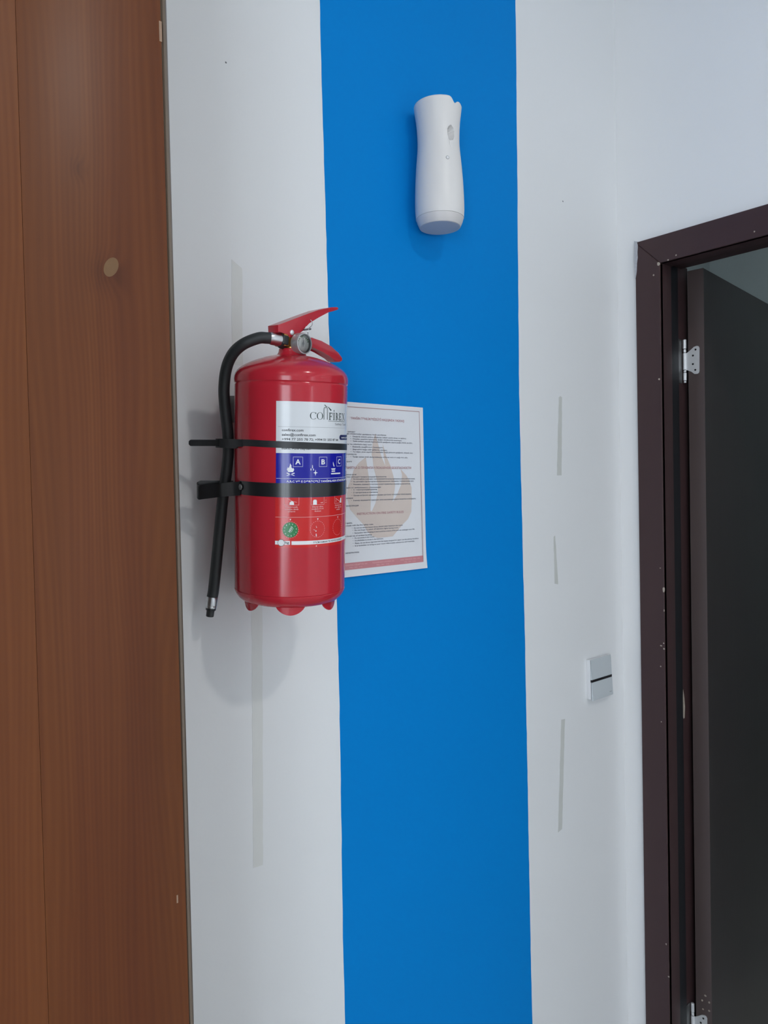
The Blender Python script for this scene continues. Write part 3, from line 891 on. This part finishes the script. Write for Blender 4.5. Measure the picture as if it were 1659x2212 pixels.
# ------------------------------------------------------------------ fire extinguisher
def build_extinguisher():
    A0 = Vector((0.60442303, -0.10417967, -0.11887129 + CZ)); A1 = Vector((0.59880132, -0.1276101, 0.1433262 + CZ))
    ez = (A1 - A0).normalized()
    ex = Vector((math.cos(math.radians(9)), math.sin(math.radians(9)), 0)); ex = (ex - ez * ex.dot(ez)).normalized()
    ey = ez.cross(ex)
    ZB = -0.038
    M = Matrix((ex, ey, ez)).transposed().to_4x4()
    M.translation = A0 + ez * ZB
    t = bpy.data.objects.new('fire_extinguisher', None); COL.objects.link(t); t.matrix_world = M
    t.empty_display_size = 0.05
    tag(t, 'red fire extinguisher with black hose and paper label, hanging on the wall', 'fire extinguisher')
    UP = Matrix.Translation((0, 0, -ZB))
    def E(name, bm, m, parent=None, smooth=40):
        bmesh.ops.transform(bm, matrix=UP, verts=bm.verts[:])
        return link(name, bm, m, parent or t, smooth)
    R = 0.0783
    # body: dome, rolled shoulder seam, straight wall, rolled bottom seam
    prof = [(.0590, -.0250), (.0630, -.0272), (.0660, -.0270), (.0695, -.0253), (.0730, -.0222), (.0762, -.0180), (.0780, -.0140), (.0784, -.0115), (.0776, -.0105), (.0784, -.0094), (.0784, -.006),
            (R, -.002), (R, .05), (R, .12), (R, .2), (R, .268), (.0784, .2735), (.0776, .2752), (.0788, .2768), (.0792, .2810), (.0789, .2850), (.0776, .2890), (.0750, .2932), (.0705, .2972), (.0640, .3014),
            (.0560, .3053), (.0470, .3088), (.0370, .3120), (.0280, .3141), (.0225, .3150)]
    bm = bmesh.new(); add_lathe(bm, prof, 128, True); body = E('cylinder', bm, 'red_enamel', None, 30)
    # scalloped feet
    for k in range(6):
        a0 = math.radians(-42 + 60 * k)
        bm = bmesh.new()
        n = 14
        rf, rb = .0655, .0640
        lo, lo2, hi, hi2 = [], [], [], []
        for i in range(n + 1):
            s = i / n * 2 - 1
            a = a0 + s * 0.315
            z = -.0262 - 0.0120 * (1 - s * s) ** 0.8 if abs(s) < 1 else -.0262
            for L_, r, zz in ((lo, rf, z), (lo2, rb, z), (hi, rf, -.0240), (hi2, rb, -.0240)):
                L_.append(bm.verts.new((r * math.sin(a), -r * math.cos(a), zz)))
        for i in range(n):
            bm.faces.new((lo[i], lo[i + 1], hi[i + 1], hi[i])); bm.faces.new((lo2[i + 1], lo2[i], hi2[i], hi2[i + 1]))
            bm.faces.new((lo[i + 1], lo[i], lo2[i], lo2[i + 1])); bm.faces.new((hi[i], hi[i + 1], hi2[i + 1], hi2[i]))
        bm.faces.new((lo[0], hi[0], hi2[0], lo2[0])); bm.faces.new((lo[-1], lo2[-1], hi2[-1], hi[-1]))
        E('foot', bm, 'red_enamel', None, 40)
    bm = bmesh.new(); add_lathe(bm, [(.0228, .3140), (.0205, .3160), (.0186, .3190), (.0180, .3215), (.0178, .3238), (.0166, .3244), (.010, .3244)], 64); E('neck_collar', bm, 'red_enamel')
    # lugs on the back and the wall hook that carries the bottle
    for a, z in ((128, .277), (128, -.004)):
        bm = bmesh.new(); q = math.radians(a - 9)
        add_box(bm, -.004, .004, -.0835, -.076, z - .006, z + .006, .001)
        bmesh.ops.transform(bm, matrix=Matrix.Rotation(math.radians(78), 4, 'Z'), verts=bm.verts[:])
        E('lug', bm, 'red_enamel')
    bm = bmesh.new(); add_box(bm, -.006, .020, .074, .1385, .222, .262, .002)
    E('wall_hook', bm, 'dark_steel')
    bm = bmesh.new(); add_box(bm, -.015, .015, .070, .0975, -.004, .012, .002)
    E('wall_rest', bm, 'rubber')

    # valve block
    bm = bmesh.new()
    add_lathe(bm, [(.0125, .3235), (.0128, .3300), (.0118, .3345), (.0118, .3440), (.010, .3455)], 40)
    add_box(bm, -.0230, .004, -.0100, .0100, .3262, .3438, .0015)
    E('valve', bm, 'brass')
    # squeeze lever: pressed sheet with a top and two cheeks
    top = [(-.0350, .3526), (-.0345, .3427), (-.0160, .3430), (-.0157, .3394), (-.0116, .3378), (-.0022, .3429), (.0034, .3469), (.0120, .3499), (.0167, .3553), (.0172, .3581), (.0224, .3628),
           (.0421, .3722), (.0612, .3817), (.0726, .3853), (.0809, .3878), (.0830, .3903), (.0798, .3918), (.0673, .3896), (.0419, .3826), (.0223, .3752), (-.0006, .3661), (-.0246, .3565)]
    bm = bmesh.new(); add_prism(bm, top, -.0105, .0105, .0014); E('squeeze_lever', bm, 'red_lever', None, 35)
    low = [(.0080, .3400), (.0325, .3433), (.0496, .3402), (.0704, .3344), (.0864, .3273), (.0946, .3200), (.0941, .3156), (.0888, .3136), (.0792, .3136), (.0696, .3193), (.0529, .3270), (.0357, .3310), (.0080, .3320)]
    bm = bmesh.new(); add_prism(bm, low, -.0085, .0085, .0022); E('carry_handle', bm, 'red_lever', None, 50)
    bm = bmesh.new(); add_lathe(bm, [(.0036, 0), (.0036, .0008), (.0026, .0019), (.0008, .0023)], 20, True, axis_matrix((-.0098, -.0104, .3453), (0, -1, 0))); E('rivet', bm, 'zinc', None, 60)
    bm = bmesh.new(); add_tube(bm, [Vector((.0100, -.0130, .3510)), Vector((.0236, -.0130, .3537))], .0012, 10)
    pin = E('safety_pin', bm, 'dark_steel')
    bm = bmesh.new(); add_tube(bm, spline([(.0245, -.0115, .3665), (.0262, -.0135, .3630), (.0240, -.0145, .3580), (.0190, -.0150, .3545), (.0165, -.0150, .3500), (.0175, -.0140, .3450)], 6), .0006, 8)
    E('seal_wire', bm, 'steel', pin)
    # pressure gauge
    T = axis_matrix((-.0008, -.0120, .3308), (0, -1, -.03))
    bm = bmesh.new()
    add_lathe(bm, [(.0060, -.006), (.0060, 0), (.0138, .0012), (.0146, .003), (.0146, .0125), (.0139, .0146), (.0126, .0148), (.0126, .0110)], 56, True, T)
    g = E('pressure_gauge', bm, 'chrome')
    bm = bmesh.new(); add_lathe(bm, [(.0125, .0108), (.0125, .0114)], 40, True, T); E('dial_face', bm, 'gauge_face', g)
    pr = Print()
    for k in range(9):
        w = math.radians(-70 + 17.5 * k)
        pr.poly([(q * math.sin(w + s), q * math.cos(w + s)) for q, s in ((.0085, -.10), (.0108, -.10), (.0108, .10), (.0085, .10))])
    tm = UP @ T
    pr.build('dial_scale', 'gauge_green', g, lambda u, v: tm @ Vector((-u, v, .0116)))
    pr = Print(); pr.poly([(-.0008, -.004), (.0008, -.004), (.0005, .009), (-.0005, .009)]); pr.disc(0, 0, .0022, 16)
    pr.build('needle', 'print_grey', g, lambda u, v: tm @ Vector((-u, v, .0119)))
    bm = bmesh.new(); add_lathe(bm, [(.0126, .0142), (.0115, .0152), (.0080, .0162), (.0040, .0166), (.0001, .0167)], 48, False, T); E('glass', bm, 'gauge_glass', g, 60)

    # hose: nut, ferrule, rubber, end ferrule and spout
    pts = [(-.0350, -.0005, .3352), (-.044, .003, .3352), (-.0523, .009, .3345), (-.0646, .022, .3273), (-.0703, .036, .3172), (-.0713, .048, .3043), (-.0699, .057, .2896), (-.0684, .0622, .2717),
           (-.0681, .0626, .2564), (-.0666, .0613, .2334), (-.0647, .0595, .2104), (-.0641, .059, .198), (-.0639, .0588, .1793), (-.0656, .0604, .1544), (-.0679, .0625, .131), (-.0698, .0643, .1121),
           (-.072, .0662, .0834), (-.0754, .0694, .0357), (-.079, .0727, -.0124), (-.0807, .0743, -.027)]
    path = spline(pts, 6)
    bm = bmesh.new(); add_tube(bm, path, .0078, 24); hose = E('hose', bm, 'rubber', None, 60)
    d0 = Vector(pts[1]) - Vector(pts[0])
    bm = bmesh.new()
    add_tube(bm, [Vector((-.0160, -.0020, .3335)), Vector((-.0170, -.0020, .3336)), Vector((-.0235, -.0016, .3343)), Vector((-.0245, -.0015, .3344))], [.0105, .0112, .0112, .0100], 6)
    E('hose_nut', bm, 'rubber', hose, 30)
    bm = bmesh.new()
    add_tube(bm, [Vector(q) for q in ((-.0240, -.0015, .3343), (-.0246, -.0014, .3344), (-.0370, 0.0, .3352), (-.0392, .0010, .3353))], [.0080, .0088, .0088, .0080], 24)
    E('ferrule', bm, 'steel', hose, 40)
    e0, e1 = Vector((-.0805, .0741, -.0255)), Vector((-.0819, .0753, -.0399))
    dd = (e1 - e0).normalized()
    bm = bmesh.new()
    add_tube(bm, [e0, e0 + dd * .001, e0 + dd * .012, e0 + dd * .0128, e0 + dd * .0136, e0 + dd * .0160], [.0079, .0084, .0084, .0078, .0082, .0080], 24)
    E('ferrule', bm, 'steel', hose, 30)
    bm = bmesh.new()
    add_tube(bm, [e0 + dd * q for q in (.0158, .0162, .0195, .0200, .0285, .0290)], [.0072, .0074, .0070, .0056, .0054, .0048], 20)
    E('spout', bm, 'rubber', hose, 30)

    # upper rubber strap: round the bottle, over the hose and out to a loose tail
    def arc(a0, a1, r, n):
        return [(r * math.sin(math.radians(a0 + (a1 - a0) * i / n)), -r * math.cos(math.radians(a0 + (a1 - a0) * i / n))) for i in range(n + 1)]
    def sp2(pts, k=6): return [(q.x, q.y) for q in spline([(x, y, 0) for x, y in pts], k)]
    ring = arc(210, -96, .0789, 70)
    tail = sp2([(-.0785, .0085), (-.0790, .0220), (-.0775, .0360), (-.0762, .0480), (-.0790, .0600), (-.0885, .0730), (-.0990, .0840), (-.1065, .0915)], 6)
    path2 = ring + tail[1:]
    def zs(q):
        a = math.degrees(math.atan2(q[0], -q[1]))
        return .1925 - .00195 * (a + 30) / 60 if a > -96 else .1944
    nr = len(ring)
    zc = [min(.1942, zs(q)) if i < nr else .1936 - .0018 * (i - nr) / len(tail) for i, q in enumerate(path2)]
    hh = [.0088] * len(path2)
    hh[-1] = .0040; hh[-2] = .0078
    bm = bmesh.new(); add_ribbon(bm, path2, zc, hh, .0018); strap = E('hose_strap', bm, 'black_strap', None, 40)
    bm = bmesh.new()
    sl = sp2([(-.0792, .0105), (-.0800, .0220), (-.0788, .0360), (-.0775, .0480), (-.0795, .0580)], 6)
    add_ribbon(bm, sl, [.1936] * 6 + [.1922] * (len(sl) - 6), [.0098] * 6 + [.0124] * (len(sl) - 6), .0022)
    add_ribbon(bm, sp2([(-.0795, .0580), (-.0780, .0690), (-.0700, .0720), (-.0600, .0690), (-.0540, .0600)], 6), .1922, .0124, .0012)
    E('strap_sleeve', bm, 'black_strap', strap, 40)

    # lower band with its hose loop
    bring = arc(214, -104, .0789, 80)
    bm = bmesh.new()
    add_ribbon(bm, bring, .1335, .0184, .0012); band = E('band', bm, 'black_band', None, 40)
    lp = sp2([(-.0790, .0150), (-.0808, .0300), (-.0800, .0450), (-.0815, .0570), (-.0880, .0660), (-.0955, .0750), (-.0985, .0830), (-.0945, .0885), (-.0850, .0840), (-.0740, .0770), (-.0640, .0690), (-.0540, .0600)], 7)
    zz = []
    for i in range(len(lp)):
        q = i / (len(lp) - 1)
        zz.append(.1325 - .0095 * min(1, q / .5) + .0070 * min(1, max(0, (q - .52) / .16)))
    bm = bmesh.new(); add_ribbon(bm, lp, zz, .0190, .0012); E('hose_loop', bm, 'black_band', band, 50)
    bm = bmesh.new(); q = math.radians(-99.7)
    add_lathe(bm, [(.0040, 0), (.0040, .0008), (.0030, .0016), (.0022, .0014), (.0008, .0020)], 20, True, axis_matrix((.0801 * math.sin(q), -.0801 * math.cos(q), .1345), (math.sin(q), -math.cos(q), 0)))
    E('rivet', bm, 'dark_steel', band, 60)

    # ---------------- label: sheet and print wrapped round the bottle
    rad = math.radians
    def wrap(k):
        r = 0.0785 + 0.00016 * k
        return lambda s, z: (r * math.sin(s / 0.0785), -r * math.cos(s / 0.0785), z - ZB)
    S = lambda deg: rad(deg) * 0.0785           # degrees round the bottle -> arc length
    A, Bq = S(-57.2), S(62)
    wp = Print(); wp.rect(A, Bq, .1822, .2497, 60); lab = wp.build('label', 'label_white', t, wrap(0))
    bp = Print(); bp.rect(A, Bq, .1240, .1822, 60); blue = bp.build('fire_class_panel', 'label_blue', t, wrap(0))
    rp = Print(); rp.rect(A - .0006, Bq, .0568, .1240, 60); red = rp.build('instruction_panel', 'label_red', t, wrap(0))
    for o in (lab, blue, red):
        o.data.polygons.foreach_set('use_smooth', [True] * len(o.data.polygons))
    # logo
    lg = Print()
    def C_(cx, cy, rx, ry, open_):
        n = 26
        out, inn = [], []
        a0, a1 = (40, 320) if open_ else (0, 360)
        for i in range(n + 1):
            a = rad(a0 + (a1 - a0) * i / n)
            out.append((cx + rx * math.cos(a), cy + ry * math.sin(a)))
            th = .0004 + .0011 * abs(math.cos(a))
            inn.append((cx + (rx - th) * math.cos(a), cy + (ry - .0004) * math.sin(a)))
        for i in range(n): lg.poly([out[i], out[i + 1], inn[i + 1], inn[i]])
    bz, tz = .2271, .2362
    cy_, ry_ = (bz + tz) / 2, (tz - bz) / 2 + .0003
    C_(S(-21.2), cy_, S(3.6), ry_, True)
    lg.poly([(S(-18.7), .2362), (S(-18.3), .2362), (S(-18.3), .2335), (S(-18.8), .2345)])
    C_(S(-14.1), cy_, S(3.5), ry_, False)
    def stem(a, w=.0016, b=bz, tp=tz): lg.rect(S(a) - w / 2, S(a) + w / 2, b, tp)
    def serif(a, z, w=.0036): lg.rect(S(a) - w / 2, S(a) + w / 2, z - .0003, z + .0003)
    stem(-2.2); serif(-2.2, bz); serif(-2.2, tz); lg.rect(S(-2.2), S(1.2), tz - .0008, tz + .0001); lg.rect(S(1.0), S(1.5), tz - .0028, tz); lg.rect(S(-2.2), S(.2), .2312, .2320); lg.rect(S(0), S(.4), .2300, .2332)
    stem(3.6); serif(3.6, bz); serif(3.6, tz)
    lg.poly([(S(3.6), .2410), (S(4.2), .2388), (S(3.6), .2376), (S(3.0), .2388)])
    stem(7.4); serif(7.4, bz); serif(7.4, tz)
    for i in range(10):
        a, b = rad(90 - 18 * i), rad(90 - 18 * (i + 1))
        f = lambda q, r: (S(7.6) + (S(2.3) * math.cos(q)) * r + .0002, .2338 + .0024 * math.sin(q) * r)
        lg.poly([f(a, 1), f(b, 1), (f(b, .62)[0], f(b, .80)[1]), (f(a, .62)[0], f(a, .80)[1])])
    lg.poly([(S(8.0), .2316), (S(9.0), .2316), (S(11.4), bz), (S(10.2), bz)])
    stem(13.4); serif(13.4, bz); serif(13.4, tz)
    for z in (tz - .0004, .2316, bz + .0004): lg.rect(S(13.4), S(16.6 if z != .2316 else 15.6), z - .0004, z + .0004)
    lg.rect(S(16.3), S(16.8), tz - .0026, tz); lg.rect(S(16.3), S(16.8), bz, bz + .0026)
    lg.poly([(S(18.4), tz), (S(19.8), tz), (S(24.6), bz), (S(23.2), bz)]); lg.line([(S(24.0), tz), (S(18.9), bz)], .0006)
    for a in (19.1, 24.0): serif(a, tz, .0032)
    for a in (18.9, 23.9): serif(a, bz, .0032)
    # the hose shaped N and its nozzle
    for r0, r1 in ((.0030, .0036), (.0019, .0023)):
        cxn, czn = S(-7.5), .2405
        arcp = [(cxn + r0 * math.cos(rad(q)), czn + r0 * math.sin(rad(q))) for q in range(0, 181, 15)]
        arco = [(cxn + r1 * math.cos(rad(q)), czn + r1 * math.sin(rad(q))) for q in range(0, 181, 15)]
        for i in range(len(arcp) - 1): lg.poly([arcp[i], arco[i], arco[i + 1], arcp[i + 1]])
        lg.rect(cxn - r1, cxn - r0, bz, czn); lg.rect(cxn + r0, cxn + r1, bz, czn)
    lg.line([(S(-9.4), .2466), (S(-7.6), .2448), (S(-5.6), .2442)], .0006); lg.line([(S(-8.6), .2466), (S(-7.0), .2446)], .0006)
    lg.poly([(S(-4.9), .2438), (S(-4.3), .2442), (S(.1), .2400), (S(-1.2), .2387)])
    lg.rect(S(-4.2), S(25.5), .2250, .2255, 10)
    lg.build('logo', 'print_dark_green', lab, wrap(1))
    tx = Print()
    tx.text('confirex.com', S(-51.6), .2108, S(20.6), .0034)
    tx.text('sales@confirex.com', S(-51.6), .2048, S(32.9), .0034)
    tx.text('+994 77 255 78 72; +994 51 255 87 66', S(-51.6), .1990, S(62.5), .0031)
    tx.text('Baku, Azerbaycan', S(-51.6), .1872, S(28.1), .0032)
    tx.build('contact_lettering', 'print_black', lab, wrap(1))
    gx = Print(); gx.text('Safety Tech', S(5.2), .2202, S(24), .0030); gx.rect(S(-55.5), S(58), .2165, .21685, 40)
    gx.build('slogan_lettering', 'print_grey', lab, wrap(1))
    pl = Print(); pl.rect(S(16), S(52), .2003, .2072, 20); pl.disc(S(16), .20375, .00345, 20); pl.disc(S(52), .20375, .00345, 20)
    pl.build('web_button', 'print_navy', lab, wrap(1))
    pt = Print(); pt.text('www.confirex.com', S(17), .2024, S(33), .0027); pt.build('button_lettering', 'print_white', lab, wrap(2))
    # fire class panel
    q = Print()
    for a, ch, w in ((-36.1, 'A', 9.4), (-9.8, 'B', 9.3), (13.4, 'C', 9.2), (38.5, 'E', 9.2)):
        q.frame(S(a - w / 2), S(a + w / 2), .1646, .1776, .00035)
        q.text(ch, S(a), .1678, S(5.2 if ch == 'A' else 4.3), .0068, 'c')
        q.text(ch, S(a) + .0001, .1679, S(5.0 if ch == 'A' else 4.1), .0068, 'c')
    q.rect(S(-56.8), S(62), .1487, .1491, 40)
    q.text('A,B,C VƏ E DƏRƏCƏLİ YANĞINLARIN SÖNDÜRÜLMƏSİ ÜÇÜN', S(-46.9), .1440, S(92), .0027)
    # camp fire
    cx = S(-43)
    q.poly([(cx + u, .1527 + v) for u, v in ((-.0056, .0002), (-.0045, -.0002), (.0054, .0030), (.0048, .0042))])
    q.poly([(cx + u, .1527 + v) for u, v in ((.0056, .0002), (.0045, -.0002), (-.0054, .0030), (-.0048, .0042))])
    q.poly([(cx + u, .1575 + v) for u, v in ((-.0030, .0), (-.0048, .0032), (-.0038, .0062), (-.0026, .0052), (-.0014, .0080), (-.0006, .0116), (.0012, .0082), (.0008, .0066), (.0026, .0044), (.0034, .0060), (.0046, .0030), (.0030, .0))])
    q.poly([(cx + u, .1490 + v) for u, v in ((0, 0), (.0001, 0), (.0001, .0001))])
    # drops and spark
    for a, z, l in ((-21.6, .1650, .0045), (-23.2, .1612, .0028), (-20.6, .1612, .0028)):
        q.poly([(S(a) - .0007, z - l / 2), (S(a) + .0006, z - l / 2), (S(a) + .0004, z + l / 3), (S(a) - .0004, z + l / 2)])
    q.poly([(S(-18.4) + .0033 * r * math.cos(rad(45 * i)), .1567 + .0043 * r * math.sin(rad(45 * i))) for i, r in enumerate((1, .3, 1, .3, 1, .3, 1, .3))])
    # gas ring
    q.poly([(S(3.2), .1712), (S(4.0), .1690), (S(5.4), .1645), (S(4.2), .1645), (S(3.0), .1680)])
    q.poly([(S(.4), .1620), (S(7.2), .1620), (S(6.2), .1600), (S(1.4), .1600)])
    q.rect(S(1.2), S(6.4), .1574, .1590, 3); q.rect(S(1.0), S(15.6), .1540, .1558, 6); q.disc(S(1.0), .1549, .0009, 10); q.disc(S(15.6), .1549, .0009, 10)
    # bolt for class E
    q.poly([(S(36), .1630), (S(40), .1630), (S(38), .1590), (S(40), .1590), (S(35), .1525), (S(36.5), .1572), (S(34), .1572)])
    q.build('fire_class_print', 'print_white', blue, wrap(1))
    # instruction panel
    w_ = Print(); k_ = Print()
    for a, wd, lines in ((-41.9, 14.4, ('Təhlükəsizlik', 'sancağını dartıb', 'çıxarın')), (-15.4, 14.6, ('Şlanqı alov', 'ocağına tərəf', 'tutun')), (13.0, 13.4, ('Dəstəyi sıxın', 'və alovu', 'söndürün'))):
        k_.frame(S(a - wd / 2), S(a + wd / 2), .1138, .1285, .0004)
        for i, s in enumerate(lines):
            k_.text(s, S(a), .1104 - i * .0029, S(wd * (.86, .92, .5)[i]), .0021, 'c')
    cx = S(-41.6)
    w_.poly([(cx - .0030, .1142), (cx + .0028, .1142), (cx + .0028, .1172), (cx + .0012, .1190), (cx - .0012, .1190), (cx - .0030, .1172)])
    k_.line([(cx - .0060, .1228), (cx, .1192), (cx + .0065, .1176)], .0005)
    cx = S(-18.6)
    w_.poly([(cx - .0028, .1138), (cx + .0028, .1138), (cx + .0028, .1194), (cx + .0016, .1208), (cx - .0016, .1208), (cx - .0028, .1194)])
    k_.poly([(S(-13), .1166), (S(-9.5), .1172), (S(-10), .1158), (S(-12), .1160)])
    for z in (.1192, .1164): k_.rect(S(-7), S(-5), z, z + .0004)
    k_.line([(S(8), .1210), (S(14), .1172), (S(18), .1140)], .0007); w_.poly([(S(17.2), .1210), (S(19), .1206), (S(19.2), .1140), (S(16.0), .1150)]); k_.line([(S(8.6), .1190), (S(8.6), .1158)], .0008)
    k_.rect(S(-57.4), S(62), .0975, .0980, 40)
    for a in (-42.9, -15.3, 12.3):
        w_.poly([(S(a) - .0011, .0956), (S(a) + .0011, .0956), (S(a), .0932)])
        k_.ring(S(a), .0810, .0108, .00045, 48, True)
    w_.rect(A - .0006, S(-43.1), .0611, .0661, 8); w_.rect(S(-41.7), Bq, .0609, .0659, 40)
    w_.disc(S(-51.6), .0636, .0042, 28)
    for u, v, r in ((-17.0, .0850, .0004), (-16.6, .0836, .0006), (-18.5, .0800, .0004), (-17.2, .0786, .0009), (-16.9, .0742, .0008), (-16.8, .0722, .0009), (-19.5, .0806, .0004), (-16.6, .0583, .0008)):
        w_.disc(S(u), v, r, 8)
    w_.build('instruction_print', 'print_white', red, wrap(1))
    k_.build('instruction_lettering', 'print_pink', red, wrap(1))
    gd = Print(); gd.disc(S(-42.9), .0810, .0102, 40); gd.build('year_disc', 'label_green', red, wrap(1))
    yd = Print()
    for h in range(12):
        w = rad(90 - 30 * (h - 1.3))
        s = str(h + 1)
        yd.text(s, S(-42.9) + .0080 * math.cos(w), .0810 + .0080 * math.sin(w) - .0009, .0016 if h > 8 else .0010, .0018, 'c')
    c, s_ = math.cos(rad(62)), math.sin(rad(62))
    yd.text('2023', S(-42.9) + .0013 - .0042 * c, .0810 - .0042 * s_, .0084, .0026, 'l', rad(62))
    yd.line([(S(-42.9) + .0026 - .0030 * c, .0806 - .0030 * s_), (S(-42.9) + .0026 + .0034 * c, .0806 + .0034 * s_)], .0003)
    yd.build('year_lettering', 'print_white', red, wrap(2))
    kg = Print(); kg.text('kg', S(-47.6), .0626, S(3.6), .0030); kg.build('weight_lettering', 'print_black', red, wrap(2))
    kg = Print(); kg.text('TƏLİM ZAMANI ƏN YETKİLİ ÖZÜNÜZ', S(-20.2), .0622, S(41), .0022); kg.build('footnote_lettering', 'print_black', red, wrap(2))
    kg = Print(); kg.ring(S(-51.6), .0636, .0042, .0005, 32); kg.build('weight_ring', 'print_black', red, wrap(2))
build_extinguisher()
